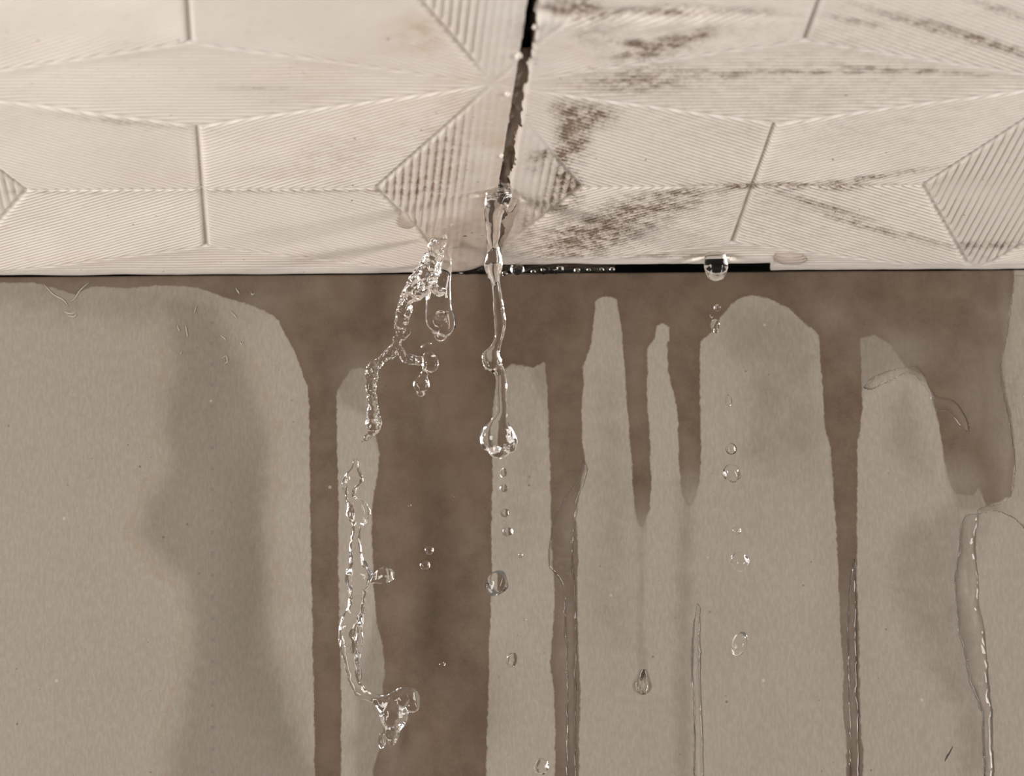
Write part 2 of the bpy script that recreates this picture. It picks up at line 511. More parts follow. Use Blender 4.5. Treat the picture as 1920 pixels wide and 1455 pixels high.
DIRT = [  # px, py, rx, ry, slope(image), amount
    (1075, 245, 26, 46, .0, 1.3), (1095, 232, 34, 16, -.5, 1.2), (1055, 290, 16, 26, 0, 1.0), (1110, 215, 40, 22, 0, .8), (1050, 205, 20, 18, 0, .6), (1235, 88, 75, 16, -.22, 1.0), (1300, 70, 40, 12, -.3, .9), (1190, 82, 30, 9, 0, .8),
    (1200, 150, 110, 26, -.05, .55), (1330, 140, 120, 12, 0, .38), (1480, 135, 260, 5, .0, .55), (1700, 132, 160, 6, .06, .55), (1840, 75, 110, 9, .33, .75),
    (1720, 45, 110, 8, .33, .55), (1600, 40, 60, 8, .2, .4), (1880, 20, 60, 8, .3, .5), (1080, 18, 70, 16, .1, 1.0), (1060, 12, 50, 10, 0, 1.0), (1240, 22, 130, 8, .02, .6),
    (1400, 20, 90, 8, .05, .35), (1130, 430, 110, 36, -.2, .85), (1090, 455, 80, 24, -.15, .95), (1200, 395, 120, 26, -.16, .7), (1260, 365, 110, 12, -.1, .6),
    (1385, 350, 60, 5, 0, .9), (1480, 347, 160, 5, 0, .75), (1600, 338, 130, 5, -.15, .75), (1570, 348, 40, 9, 0, .7), (1540, 385, 90, 8, .3, .5), (1610, 420, 110, 8, .3, .45), (1740, 450, 80, 6, .3, .3),
    (1065, 345, 26, 34, .6, .9), (1045, 380, 40, 30, 0, .55), (1080, 350, 14, 14, 0, 1.0), (990, 500, 60, 10, 0, .6), (1040, 478, 110, 10, 0, .5), (1250, 480, 140, 6, 0, .35), (1850, 460, 90, 7, 0, .45),
    (985, 60, 20, 60, 0, .8), (985, 420, 22, 50, 0, .5), (1000, 300, 18, 22, 0, .5), (1020, 290, 14, 10, 0, .8), (940, 460, 40, 30, 0, .4), (1120, 60, 60, 40, 0, .25), (1350, 400, 400, 100, 0, .10), (1500, 150, 500, 160, 0, .10),
    (560, 358, 240, 4, 0, .3), (150, 360, 160, 4, 0, .2), (250, 230, 120, 6, .1, .25), (480, 165, 60, 5, 0, .2), (120, 515, 300, 10, 0, .1)]
RUST = [(780, 70, 60, 50, 0, .7), (880, 180, 130, 80, 0, .55), (930, 260, 40, 120, 0, .95), (700, 230, 160, 60, 0, .35), (860, 320, 90, 40, 0, .5), (880, 400, 120, 60, 0, .5), (650, 150, 200, 60, 0, .3),
        (500, 490, 300, 20, 0, .35), (170, 490, 60, 12, 0, .5), (290, 335, 90, 30, 0, .2), (1000, 430, 70, 50, 0, .35), (1060, 140, 60, 60, 0, .3), (560, 300, 160, 60, 0, .2)]
RUSTG = [(790, 345, 75, 26, 0, 1.0), (790, 362, 60, 12, 0, 1.0), (830, 290, 70, 60, 0, .75), (735, 350, 40, 30, 0, .6), (640, 300, 120, 60, 0, .35), (800, 60, 50, 40, 0, .4)]
WET = [(830, 450, 110, 55, 0, .8), (900, 380, 60, 60, 0, .7), (960, 420, 60, 70, 0, .6), (1345, 480, 60, 18, 0, .5), (940, 250, 24, 120, 0, .5)]


def blobs(px, py, lst):
    a = np.zeros(px.shape)
    for (x, y, rx, ry, sl, am) in lst:
        dx = px - x; dy = py - y - sl * dx
        a = np.maximum(a, am * np.exp(-(dx / rx) ** 2 - (dy / ry) ** 2))
    return a


def build_ceiling():
    root = empty('ceiling'); root['kind'] = 'structure'; root['label'] = 'cream moulded ceiling of ribbed tiles above the wall'
    ys = axis(YN, .001, -.150, .001, .00029, .0007)
    ys = np.unique(np.clip(ys, YN, .001))
    for side, (xa, xb) in (('l', (-.20, GAP_L)), ('r', (GAP_R, .20))):
        tile = empty('ceiling_tile', ((xa + xb) / 2, 0, .004)); tile.parent = root
        xs = axis(xa, xb, max(xa, -.118), min(xb, .118), .00023, .0007)
        xs = np.unique(np.clip(xs, xa, xb))
        # extra samples at the edge along the gap for its rounding
        X, Y = np.meshgrid(xs, ys)
        # ragged broken edge along the gap
        chip = (vnoise(Y / .004, Y * 0, 21) - .5) * .0006 + (vnoise(Y / .0013, Y * 0, 22) - .5) * .0003
        if side == 'l':
            X = X + chip * .6 * smooth01((X - (xb - .004)) / .004)
        else:
            X = X + chip * 1.6 * smooth01(((xa + .004) - X) / .004)
        ye = edge_y(X)
        tt = smooth01((Y + .016) / .016)
        Y = Y + tt * (ye - .001)
        h, groove, _ = pattern(X, Y)
        dw = np.maximum(ye - Y, 0); dg = np.maximum((xb - X) if side == 'l' else (X - xa), 0)
        # the moulding smooths out towards the wall and the worn gap
        plain = smooth01((dw - .0035) / .003) * (.25 + .75 * smooth01((dg - (.004 if side == 'l' else .0025)) / .006))
        h = h * plain; groove = groove * plain
        r1, r2 = .0030, .0011
        k1 = np.clip(1 - dw / r1, 0, 1); k2 = np.clip(1 - dg / r2, 0, 1)
        h -= .0009 * (1 - np.sqrt(1 - k1 ** 2 * .999)) + .0011 * (1 - np.sqrt(1 - k2 ** 2 * .999))
        h += (vnoise(X / .010, Y / .016, 31) - .5) * .00025 + (vnoise(X / .0022, Y / .0022, 32) - .5) * .00005
        # a flaky ridge where the far tile course starts, towards the camera on the right-hand tile
        if side == 'r':
            px0, py0 = to_px(np.stack([X.ravel(), Y.ravel(), X.ravel() * 0], 1))
            px0 = px0.reshape(X.shape); py0 = py0.reshape(X.shape)
            rd = py0 - (22 + 10 * (vnoise(px0 / 60, px0 * 0, 41) - .5))
            h += np.exp(-((px0 - 1180) / 230) ** 4) * (-.0007 * np.exp(-(rd / 9) ** 2) + .0005 * np.exp(-((rd - 20) / 12) ** 2)) * (.5 + vnoise(X / .0015, Y / .004, 43))
        Z = -h
        V = np.stack([X.ravel(), Y.ravel(), Z.ravel()], 1)
        # normals from the relief
        du = np.stack([np.gradient(X, axis=1), np.gradient(Y, axis=1), np.gradient(Z, axis=1)], -1)
        dv = np.stack([np.gradient(X, axis=0), np.gradient(Y, axis=0), np.gradient(Z, axis=0)], -1)
        N = -np.cross(du, dv).reshape(-1, 3)
        N /= np.linalg.norm(N, axis=1, keepdims=True) + 1e-12
        px, py = to_px(V)
        dirt, rust, rg, wet = (blobs(px, py, l) for l in (DIRT, RUST, RUSTG, WET))
        if side == 'l':
            dirt = dirt * np.where(px > 960, .3, 1.0)
        nx, ny = len(xs), len(ys)
        idx = np.arange(nx * ny).reshape(ny, nx)
        fq = np.stack([idx[:-1, :-1], idx[1:, :-1], idx[1:, 1:], idx[:-1, 1:]], -1).reshape(-1, 4)
        cxy = V[fq].mean(1)
        _, _, key = pattern(cxy[:, 0], cxy[:, 1])
        # narrow facets at the edges join the facet next to them in the same tile
        for k in np.unique(key):
            sel = fq[key == k]
            used, inv = np.unique(sel, return_inverse=True)
            me = np_mesh('ribbed_facet', V[used], inv.reshape(-1, 4))
            for nm, arr in (('groove', groove.ravel()), ('dirt', dirt), ('rust', rust), ('rust_groove', rg), ('wet', wet)):
                set_attr(me, nm, arr[used])
            me.normals_split_custom_set_from_vertices(N[used].astype(np.float32).tolist())
            o = link('ribbed_facet', me, MAT_TILE, tile)
            o.matrix_parent_inverse = Matrix.Translation(-Vector(tile.location))
        # the body of the tile above its moulded face
        bm = bmesh.new()
        m = .0004
        xa2, xb2 = (xa, xb - m) if side == 'l' else (xa + m, xb)
        pts = [(xa2, YN), (xb2, YN), (xb2, -.0052), (xa2, -.0052)]
        lo = [bm.verts.new((x, y, .0008)) for x, y in pts]; hi = [bm.verts.new((x, y, .009)) for x, y in pts]
        bm.faces.new(lo); bm.faces.new(hi[::-1])
        for i in range(4):
            bm.faces.new((lo[i], hi[i], hi[(i + 1) % 4], lo[(i + 1) % 4]))
        bmesh.ops.recalc_face_normals(bm, faces=bm.faces)
        me = bpy.data.meshes.new('tile_body'); bm.to_mesh(me); bm.free()
        o = link('tile_body', me, MAT_CORE, tile)
        o.matrix_parent_inverse = Matrix.Translation(-Vector(tile.location))
    # black plates added above and behind the tiles, so no light leaks in
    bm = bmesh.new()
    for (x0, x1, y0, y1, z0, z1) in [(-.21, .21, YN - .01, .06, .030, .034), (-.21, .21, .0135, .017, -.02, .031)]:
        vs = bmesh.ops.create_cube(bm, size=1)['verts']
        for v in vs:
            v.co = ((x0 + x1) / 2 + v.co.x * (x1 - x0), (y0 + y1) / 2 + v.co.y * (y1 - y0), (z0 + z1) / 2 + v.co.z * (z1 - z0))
    me = bpy.data.meshes.new('light_block'); bm.to_mesh(me); bm.free()
    link('light_block', me, MAT_DARK, root)
    # grimy filler left in the joint between the two tiles
    ya = on_ceiling(985, 112)[1]
    ys2 = np.arange(ya, -.004, .0004); xs2 = np.linspace(GAP_L - .0005, GAP_R + .0008, 12)
    X, Y = np.meshgrid(xs2, ys2)
    Z = .0012 - (vnoise(X / .0014, Y / .003, 71) - .5) * .0009 + .0012 * np.exp(-((Y - ya) / .003) ** 2)
    nx, ny = len(xs2), len(ys2); idx = np.arange(nx * ny).reshape(ny, nx)
    fq = np.stack([idx[:-1, :-1], idx[1:, :-1], idx[1:, 1:], idx[:-1, 1:]], -1).reshape(-1, 4)
    V = np.stack([X.ravel(), Y.ravel(), Z.ravel()], 1); Vb = V.copy(); Vb[:, 2] = .006
    me = np_mesh('joint_filler', np.vstack([V, Vb]), np.vstack([fq, fq[:, ::-1] + len(V)]))
    link('joint_filler', me, MAT_FILLER, root)
    return root


ceiling = build_ceiling()


# ----------------------------------------------------------------------------- water
def catmull(P, n):
    P = np.asarray(P, float)
    Q = np.vstack([2 * P[0] - P[1], P, 2 * P[-1] - P[-2]])
    out = []
    for i in range(1, len(Q) - 2):
        a, b, c, d = Q[i - 1], Q[i], Q[i + 1], Q[i + 2]
        t = np.linspace(0, 1, n, endpoint=False)[:, None]
        out.append(.5 * (2 * b + (c - a) * t + (2 * a - 5 * b + 4 * c - d) * t * t + (3 * b - a - 3 * c + d) * t ** 3))
    out.append(P[-1:])
    return np.vstack(out)


def tube(bm, chain, depth, flat=.85, n=7, sides=20):
    """chain: (px, py, radius px[, depth offset mm]); swept with elliptical rings and closed with rounded ends"""
    pts = []
    for c in chain:
        off = c[3] * .001 if len(c) > 3 else 0.0
        p = on_wall(c[0], c[1], depth + off)
        pts.append((*p, c[2] * px_size(p)))
    C = catmull(pts, n)
    P, R = C[:, :3], np.maximum(C[:, 3], 2e-5)
    T = np.gradient(P, axis=0); T /= np.linalg.norm(T, axis=1, keepdims=True) + 1e-12
    # rounded ends
    rings = []
    def cap(p, t, r, sgn):
        for a in np.linspace(80, 15, 5):
            yield p + sgn * t * r * math.sin(math.radians(a)), t, r * math.cos(math.radians(a))
    rings += list(cap(P[0], T[0], R[0], -1)) + list(zip(P, T, R)) + list(cap(P[-1], T[-1], R[-1], 1))[::-1]
    prev = None; first = None
    for p, t, r in rings:
        v = np.array([0, 1.0, 0]); u = np.cross(t, v); u /= np.linalg.norm(u) + 1e-9; w = np.cross(u, t)
        ring = [bm.verts.new(p + u * r * math.cos(a) + w * r * flat * math.sin(a)) for a in np.linspace(0, 2 * math.pi, sides, endpoint=False)]
        if prev:
            for i in range(sides):
                bm.faces.new((prev[i], prev[(i + 1) % sides], ring[(i + 1) % sides], ring[i]))
        else:
            bm.faces.new(ring[::-1])
        prev = ring
    bm.faces.new(prev)


def finish(bm, name, voxel=.00013, smooth=4, wob=((.0, .001),), mat=None, seed=0.0, origin=None):
    """fuse overlapping shapes into one closed surface, then ripple it"""
    bmesh.ops.recalc_face_normals(bm, faces=bm.faces)
    me = bpy.data.meshes.new(name); bm.to_mesh(me); bm.free()
    o = bpy.data.objects.new(name, me); COL.objects.link(o)
    r = o.modifiers.new('r', 'REMESH'); r.mode = 'VOXEL'; r.voxel_size = voxel
    if smooth:
        s = o.modifiers.new('s', 'SMOOTH'); s.factor = .5; s.iterations = smooth
    bpy.context.view_layer.update()
    dg = bpy.context.evaluated_depsgraph_get()
    me2 = bpy.data.meshes.new_from_object(o.evaluated_get(dg))
    o.modifiers.clear(); o.data = me2; bpy.data.meshes.remove(me)
    me2.name = name
    n = len(me2.vertices)
    co = np.empty(n * 3, np.float32); me2.vertices.foreach_get('co', co); co = co.reshape(-1, 3).astype(float)
    no = np.array([v.normal[:] for v in me2.vertices])
    for amp, size in wob:
        if amp:
            d = np.array([mnoise.noise(Vector((x / size + seed, y / size, z / size))) for x, y, z in co])
            co = co + no * (d * amp)[:, None]
    org = co.mean(0) if origin is None else np.asarray(origin)
    me2.vertices.foreach_set('co', (co - org).astype(np.float32).ravel())
    me2.polygons.foreach_set('use_smooth', np.ones(len(me2.polygons), bool))
    me2.update()
    o.location = org
    me2.materials.clear(); me2.materials.append(mat or MAT_WATER)
    return o


def bubble(parent, px, py, r, depth, mat=None):
    p = on_wall(px, py, depth)
    bm = bmesh.new()
    bmesh.ops.create_icosphere(bm, subdivisions=3, radius=r * px_size(p))
    me = bpy.data.meshes.new('air_bubble'); bm.to_mesh(me); bm.free()
    me.polygons.foreach_set('use_smooth', np.ones(len(me.polygons), bool))
    o = link('air_bubble', me, MAT_AIR, parent)
    o.location = Vector(p) - parent.location
    return o


# central stream out of the gap
bm = bmesh.new()
D1 = -.049
tube(bm, [(942, 340, 19), (935, 362, 25), (928, 384, 21), (924, 410, 16), (924, 440, 13.5), (925, 465, 11), (926, 482, 14), (925, 500, 17.5), (926, 515, 13), (930, 533, 9), (933, 556, 8.5), (935, 580, 10),
          (938, 605, 11), (936, 630, 9.5), (929, 652, 10), (923, 668, 16), (925, 682, 18), (934, 694, 11), (939, 708, 10), (940, 730, 11.5), (941, 755, 11), (941, 775, 11), (938, 790, 18), (935, 808, 30), (934, 826, 34), (936, 840, 22)], D1, .85)
tube(bm, [(917, 668, 13), (918, 676, 14)], D1, 1)
tube(bm, [(912, 815, 14), (914, 832, 14)], D1, .9); tube(bm, [(956, 828, 14), (955, 838, 12)], D1, .9)
o = finish(bm, 'water_strand', .00013, 5, ((.00016, .0028), (.00005, .0011)), seed=3)
tag(o, 'tall clear water stream falling from the tile gap, ending in a round bulb', 'water')

# lump of water welling out where the gap ends
bm = bmesh.new()
tube(bm, [(952, 318, 7), (951, 335, 12), (950, 352, 19), (944, 368, 18)], -.046, .8)
tube(bm, [(962, 352, 8), (964, 372, 10), (955, 392, 7)], -.046, .8)
tube(bm, [(905, 352, 4), (912, 362, 5), (925, 368, 5), (940, 362, 8)], -.048, .8)
o = finish(bm, 'water_bulge', .00013, 3, ((.0003, .0016), (.0001, .0007)), seed=8)
tag(o, 'small lump of water welling out at the lower end of the tile gap', 'water')

# folded sheet splash on the left of the stream
bm = bmesh.new()
D2 = -.0235
tube(bm, [(838, 436, 9), (826, 448, 14), (818, 462, 15), (814, 478, 13), (808, 494, 16), (799, 512, 22), (790, 530, 24), (778, 545, 21), (768, 558, 14), (760, 572, 11), (756, 588, 14), (752, 606, 13), (751, 622, 11), (747, 636, 6), (743, 648, 9), (735, 660, 11), (722, 670, 9), (710, 680, 9), (700, 690, 12), (697, 706, 11.5),
          (696, 724, 10), (697, 742, 9), (699, 760, 10), (700, 780, 14), (700, 796, 15), (697, 810, 10), (692, 818, 5)], D2, .7)
tube(bm, [(806, 500, 9, -1), (812, 520, 8, -1), (814, 540, 9, -2), (822, 548, 9, -2), (829, 547, 7, -2)], D2, .8)
tube(bm, [(790, 520, 12, 1.2), (800, 540, 12, 1), (785, 552, 9, 1), (772, 557, 7)], D2, .8)
tube(bm, [(800, 478, 6, -1), (788, 508, 7, -1.5), (772, 532, 7, -1.5), (757, 556, 6, -1), (752, 572, 6)], D2, .9)
tube(bm, [(830, 470, 5, -1), (822, 492, 5, -1), (815, 515, 6, -1)], D2, .9)
tube(bm, [(756, 596, 7), (766, 588, 6, -1), (769, 577, 6.5, -1)], D2, .9)
tube(bm, [(762, 612, 6), (764, 622, 5), (756, 632, 5)], D2, .9)
tube(bm, [(743, 650, 8), (752, 662, 8), (758, 670, 8), (768, 674, 10), (776, 675, 8), (786, 676, 9, .4)], D2, .85)
tube(bm, [(741, 636, 6), (746, 648, 7), (752, 658, 6)], D2, .85)
tube(bm, [(689, 818, 4), (686, 823, 4.6)], D2, 1)
o = finish(bm, 'water_strand', .00012, 2, ((.00030, .0014), (.00016, .0006)), seed=5)
tag(o, 'crumpled twisting water splash with a small side arm, upper left of the straight stream', 'water')

# smooth blob hanging behind the splash
bm = bmesh.new()
tube(bm, [(836, 492, 10), (835, 512, 12), (828, 535, 18), (823, 560, 23), (823, 585, 25), (827, 604, 27), (828, 618, 22), (826, 628, 13)], -.009, .75)
tube(bm, [(846, 600, 10), (846, 612, 9)], -.009, .75)
o = finish(bm, 'water_blob', .00014, 5, ((.00022, .0034),), seed=2)
tag(o, 'smooth bag-shaped water drop with an air bubble, hanging behind the crumpled splash', 'water')
bubble(o, 826, 594, 11, -.0092); bubble(o, 828, 612, 2.5, -.0105); bubble(o, 838, 606, 3, -.0105); bubble(o, 811, 625, 3, -.0095)

# two linked drops
bm = bmesh.new()
tube(bm, [(803, 672, 14), (806, 684, 17), (799, 697, 9), (794, 704, 8), (791, 714, 14), (790, 724, 16), (789, 735, 9)], -.012, .85)
o = finish(bm, 'water_droplet', .00013, 4, ((.0002, .0018),), seed=12)
tag(o, 'pair of linked water drops right of the crumpled splash', 'droplet')

# lower left strand
bm = bmesh.new()
D3 = -.014
tube(bm, [(667, 866, 5), (667, 880, 9), (664, 895, 18), (660, 908, 15), (657, 922, 11), (658, 936, 11), (667, 950, 19), (672, 964, 22), (671, 978, 16), (668, 990, 9), (667, 1010, 10), (666, 1028, 12), (668, 1046, 13), (670, 1062, 17), (672, 1078, 23), (671, 1095, 22), (670, 1112, 17), (668, 1130, 16), (664, 1148, 16), (656, 1170, 19),
          (651, 1192, 17), (654, 1214, 17), (658, 1236, 15), (661, 1258, 13), (664, 1276, 11), (672, 1292, 12), (686, 1304, 10), (700, 1310, 9), (714, 1316, 15), (732, 1324, 26), (738, 1338, 29), (738, 1354, 24), (737, 1364, 18), (736, 1370, 14), (736, 1380, 13.5), (736, 1388, 9)], D3, .8)
tube(bm, [(647, 910, 8), (651, 903, 11), (663, 896, 12)], D3, 1)
tube(bm, [(683, 946, 6, -1), (688, 962, 7, -1), (682, 978, 7, -1)], D3, 1)
tube(bm, [(676, 1086, 9), (694, 1087, 8), (708, 1083, 12), (722, 1079, 16.5), (727, 1078, 14)], D3, .9)
tube(bm, [(742, 1318, 22), (758, 1308, 21, -1), (770, 1311, 19, -1), (773, 1322, 15, -1)], D3, .85)
tube(bm, [(678, 1150, 6), (675, 1180, 6, -1.2), (675, 1205, 6.5, -1.2), (671, 1235, 6, -1.2), (674, 1270, 6)], D3, .9)
tube(bm, [(681, 1056, 6), (690, 1078, 8, -1), (684, 1100, 7, -1)], D3, .9)
tube(bm, [(654, 1072, 8, -1), (656, 1096, 8, -1), (660, 1120, 6, -.5)], D3, .9)
o = finish(bm, 'water_strand', .00012, 2, ((.00022, .0024), (.00010, .0010)), seed=21)
tag(o, 'long wavy falling water strand at lower left with a shell-shaped end', 'water')
bubble(o, 650, 1210, 4.5, D3 - .0008)


# single droplets in the air
def droplet(x, y, rx, ry, depth, label, tilt=0, egg=0.0, lump=0.05, group=None, name='water_droplet', seed=1, flat=.92):
    """ellipsoid rx by ry px, tilted, egg > 0 is fuller below, slightly lumpy"""
    p = on_wall(x, y, depth); k = px_size(p)
    bm = bmesh.new()
    bmesh.ops.create_icosphere(bm, subdivisions=4, radius=1)
    ca, sa = math.cos(math.radians(tilt)), math.sin(math.radians(tilt))
    for v in bm.verts:
        c = v.co.copy()
        d = 1 + lump * mnoise.noise(c * 1.1 + Vector((seed * 3.1, seed, 0))) * 2
        w = 1 - egg * c.z
        q = Vector((c.x * rx * w, c.y * flat * (rx + ry) / 2 * w, c.z * ry)) * (d * k)
        v.co = (q.x * ca + q.z * sa, q.y, -q.x * sa + q.z * ca)
    me = bpy.data.meshes.new(name); bm.to_mesh(me); bm.free()
    me.polygons.foreach_set('use_smooth', np.ones(len(me.polygons), bool))
    o = link(name, me, MAT_WATER); o.location = p
    return tag(o, label, 'droplet', group)


G = 'falling droplets'
for i, a in enumerate([
    (944, 887, 7, 9.5, -.045, 'topmost of the small droplets falling below the stream bulb', 15, 0),
    (945, 916, 7.5, 8, -.045, 'second small droplet falling below the stream bulb', 0, 0),
    (947, 962, 8.5, 8, -.045, 'third small droplet falling below the stream bulb', 0, 0),
    (952, 997, 10, 9, -.045, 'fourth small droplet below the stream bulb, just above the large smooth drop', 20, 0),
    (976, 1041, 4.5, 4.5, -.045, 'tiny droplet above right of the large smooth drop', 0, 0),
    (931, 1094, 21, 24, -.036, 'large smooth water drop falling below the row of small droplets', 25, -.08),
    (960, 1237, 10.5, 14, -.030, 'pear-shaped droplet below the large smooth drop', 15, .1),
    (1015, 1437, 13.5, 16, -.020, 'droplet cut close by the bottom edge, left of a dark wet streak', 0, 0),
    (805, 1032, 8, 8, -.014, 'upper of two ring-like droplets over the broad dark streak', 0, 0),
    (797, 1060, 10.5, 9.5, -.014, 'lower of two ring-like droplets over the broad dark streak', 0, 0),
    (768, 948, 3, 3, -.014, 'tiny speck of water right of the lower left strand', 0, 0),
    (850, 930, 2.8, 2.8, -.014, 'tiny speck of water left of the row of small droplets', 0, 0),
    (984, 1162, 2.8, 2.8, -.02, 'tiny speck of water between large smooth drop and pear-shaped droplet', 0, 0),
    (1345, 577, 6.8, 6.8, -.012, 'small round droplet just below the pendant drop', 0, 0),
    (1366, 751, 6.5, 11, -.014, 'slim oval droplet in the right-hand falling row', 0, .1),
    (1371, 842, 10.5, 10.5, -.014, 'round droplet right above a bigger lumpy drop in the right-hand row', 0, 0),
    (1373, 889, 16.5, 17.5, -.015, 'lumpy drop with bright underside in the right-hand falling row', -25, -.18),
    (1381, 995.5, 8.5, 8.5, -.016, 'small round droplet in the middle of the right-hand falling row', 0, 0),
    (1387, 1052, 16, 18, -.018, 'egg-shaped clear drop, second lowest in the right-hand falling row', -20, .08),
    (1387, 1208, 15, 24, -.018, 'tilted bean-shaped drop, lowest in the right-hand falling row', 22, 0),
    (829, 1246, 6.5, 4.5, -.004, 'faint small drop near the wall on the broad dark streak', 0, 0),
    (716, 1389, 8, 15, -.004, 'blurred drop behind the shell-shaped end of the left strand', 0, 0),
    (799, 647, 11, 3, -.011, 'thin slanted sliver of water below the bag-shaped drop', -18, 0)]):
    droplet(a[0], a[1], a[2], a[3], a[4], a[5], tilt=a[6], egg=a[7], group=G, seed=i, lump=.09 if a[2] > 12 else .04)
bm = bmesh.new()
tube(bm, [(1341, 606, 8.5), (1341, 611, 9), (1342, 617, 6), (1342.5, 621, 4.5)], -.012, .95, 8, 24)
tag(finish(bm, 'water_droplet', .00006, 2), 'small two-lobed droplet under the round one below the pendant drop', 'droplet', G)
droplet(871, 430, 19, 14, -.0262, 'flat oval water bead under the ceiling beside the splash', name='water_bead', flat=.6)
bm = bmesh.new()
tube(bm, [(886, 419, 6), (896, 418, 8.5), (905, 420, 5), (912, 423, 4)], -.0298, .8)
tag(finish(bm, 'water_bead', .00008, 2), 'oval water bead under the ceiling touching the straight stream', 'droplet')

# drop hanging from the ceiling on the right, with its foot spreading on the tile
DP = -.011
bm = bmesh.new()
tube(bm, [(1341, 462, 20), (1341, 474, 19), (1342, 488, 21.5), (1342.5, 500, 23), (1342.5, 507, 21)], DP, .9, 8, 28)
tube(bm, [(1300, 466, 4), (1318, 468, 8), (1334, 474, 12)], DP, .8)
o = finish(bm, 'pendant_drop', .00012, 6, ((.00004, .003),))
tag(o, 'round pendant drop hanging from the tile edge over the black slot', 'droplet')


# flat domes of water lying on a surface
def dome(name, outline, base, thick, label, surface='wall', ripple=.4, size=.0016, seed=0, cat='water', mat=None, sink=.00025, res=.00022):
    """outline in pixels of the photograph; a lens of water of that outline resting on the wall or the ceiling"""
    f = (lambda x, y: on_wall(x, y)[[0, 2]]) if surface == 'wall' else (lambda x, y: on_ceiling(x, y)[[0, 1]])
    P = np.array([f(x, y) for x, y in outline])
    P = catmull(np.vstack([P, P[:1]]), 5)[:-1]
    lo, hi = P.min(0) - .0006, P.max(0) + .0006
    a = np.arange(lo[0], hi[0], res); b = np.arange(lo[1], hi[1], res)
    A, B = np.meshgrid(a, b)
    wob = (vnoise(A / .0012, B / .0012, seed + 50) - .5) * .00035
    d = poly_sdf(A, B, P) + wob
    R = max(base * .001, 1e-5)
    k = np.clip(d / R, 0, 1)
    prof = np.sqrt(1 - (1 - k) ** 2) if name == 'clinging_drop' else 1 - (1 - k) ** 2
    rip = 1 + ripple * (vnoise(A / size, B / (size * 1.8), seed) - .5) + ripple * .5 * (vnoise(A / (size * .45), B / (size * .6), seed + 1) - .5)
    H = np.where(d > 0, thick * .001 * prof * rip, -sink * np.clip(-d / .0003, 0, 1)) 
    keep = d > (-.00005 if surface == 'wall' else -.0005)
    ny, nx = A.shape
    idx = np.arange(nx * ny).reshape(ny, nx)
    fq = np.stack([idx[:-1, :-1], idx[:-1, 1:], idx[1:, 1:], idx[1:, :-1]], -1).reshape(-1, 4)
    fq = fq[keep.ravel()[fq].all(1)]
    if surface == 'wall':
        wv = wall_wave(A, B).ravel()
        V = np.stack([A.ravel(), wv - .00004 - np.maximum(H.ravel(), 0), B.ravel()], 1)
        Vb = np.stack([A.ravel(), wv - .00003, B.ravel()], 1)
    else:
        V = np.stack([A.ravel(), B.ravel(), -H.ravel() - .0002], 1); fq = fq[:, ::-1]
        Vb = np.stack([A.ravel(), B.ravel(), np.full(A.size, .0007)], 1)
    # close it behind the surface
    n = len(V)
    ed = np.concatenate([fq[:, [0, 1]], fq[:, [1, 2]], fq[:, [2, 3]], fq[:, [3, 0]]])
    keyf = ed[:, 0] * n + ed[:, 1]; keyr = ed[:, 1] * n + ed[:, 0]
    bd = ed[~np.isin(keyf, keyr)]
    sidef = np.stack([bd[:, 1], bd[:, 0], bd[:, 0] + n, bd[:, 1] + n], 1)
    Fq = np.vstack([fq, fq[:, ::-1] + n, sidef])
    VV = np.vstack([V, Vb])
    used, inv = np.unique(Fq, return_inverse=True)
    VV = VV[used]
    org = VV.mean(0)
    me = np_mesh(name, VV - org, inv.reshape(-1, 4))
    o = link(name, me, mat or MAT_WATER); o.location = org
    tag(o, label, cat)
    return o


dome('water_rivulet', [(1094, 862), (1102, 880), (1096, 905), (1086, 930), (1082, 960), (1078, 1000), (1076, 1060), (1079, 1100), (1082, 1200), (1080, 1300), (1084, 1900), (1062, 1900), (1062, 1300), (1058, 1180), (1056, 1110), (1046, 1082), (1030, 1062), (1029, 1030), (1036, 980), (1048, 955), (1060, 930), (1078, 905), (1088, 880)],
     1.3, .34, 'water trickle bending down the dark streak right of the central stream', ripple=.35, seed=3)
dome('water_rivulet', [(1307, 1130), (1313, 1150), (1314, 1250), (1315, 1320), (1319, 1400), (1321, 1900), (1304, 1900), (1300, 1400), (1298, 1300), (1296, 1230), (1300, 1170)],
     .95, .32, 'thin clear water trickle with a bright edge on dry wall', ripple=.3, seed=6)
dome('water_rivulet', [(1602, 1040), (1606, 1120), (1607, 1200), (1608, 1300), (1611, 1380), (1612, 1900), (1594, 1900), (1592, 1380), (1590, 1280), (1588, 1180), (1592, 1100)],
     .95, .32, 'narrow water trickle running down the far-right dark streak', ripple=.35, seed=9)
dome('water_rivulet', [(1835, 962), (1836, 985), (1830, 1000), (1831, 1040), (1836, 1090), (1836, 1130), (1846, 1180), (1852, 1240), (1856, 1300), (1862, 1380), (1868, 1900), (1850, 1900), (1842, 1390), (1836, 1330), (1818, 1280), (1808, 1230), (1796, 1180), (1792, 1120), (1790, 1080), (1798, 1030), (1800, 990), (1812, 966)],
     1.9, .55, 'wide clear water trickle at lower right with bright wavy rim', ripple=.45, seed=12)
dome('water_sheet', [(1900, 516), (1960, 515), (2040, 515), (2040, 900), (1990, 1000), (1940, 1012), (1908, 978), (1870, 960), (1836, 964), (1838, 952), (1872, 944), (1896, 925), (1902, 860), (1890, 780), (1874, 700), (1888, 620), (1896, 560)],
     6.0, .55, 'broad glistening water sheet sliding down the wall at the right edge', ripple=1.2, size=.0016, seed=15)
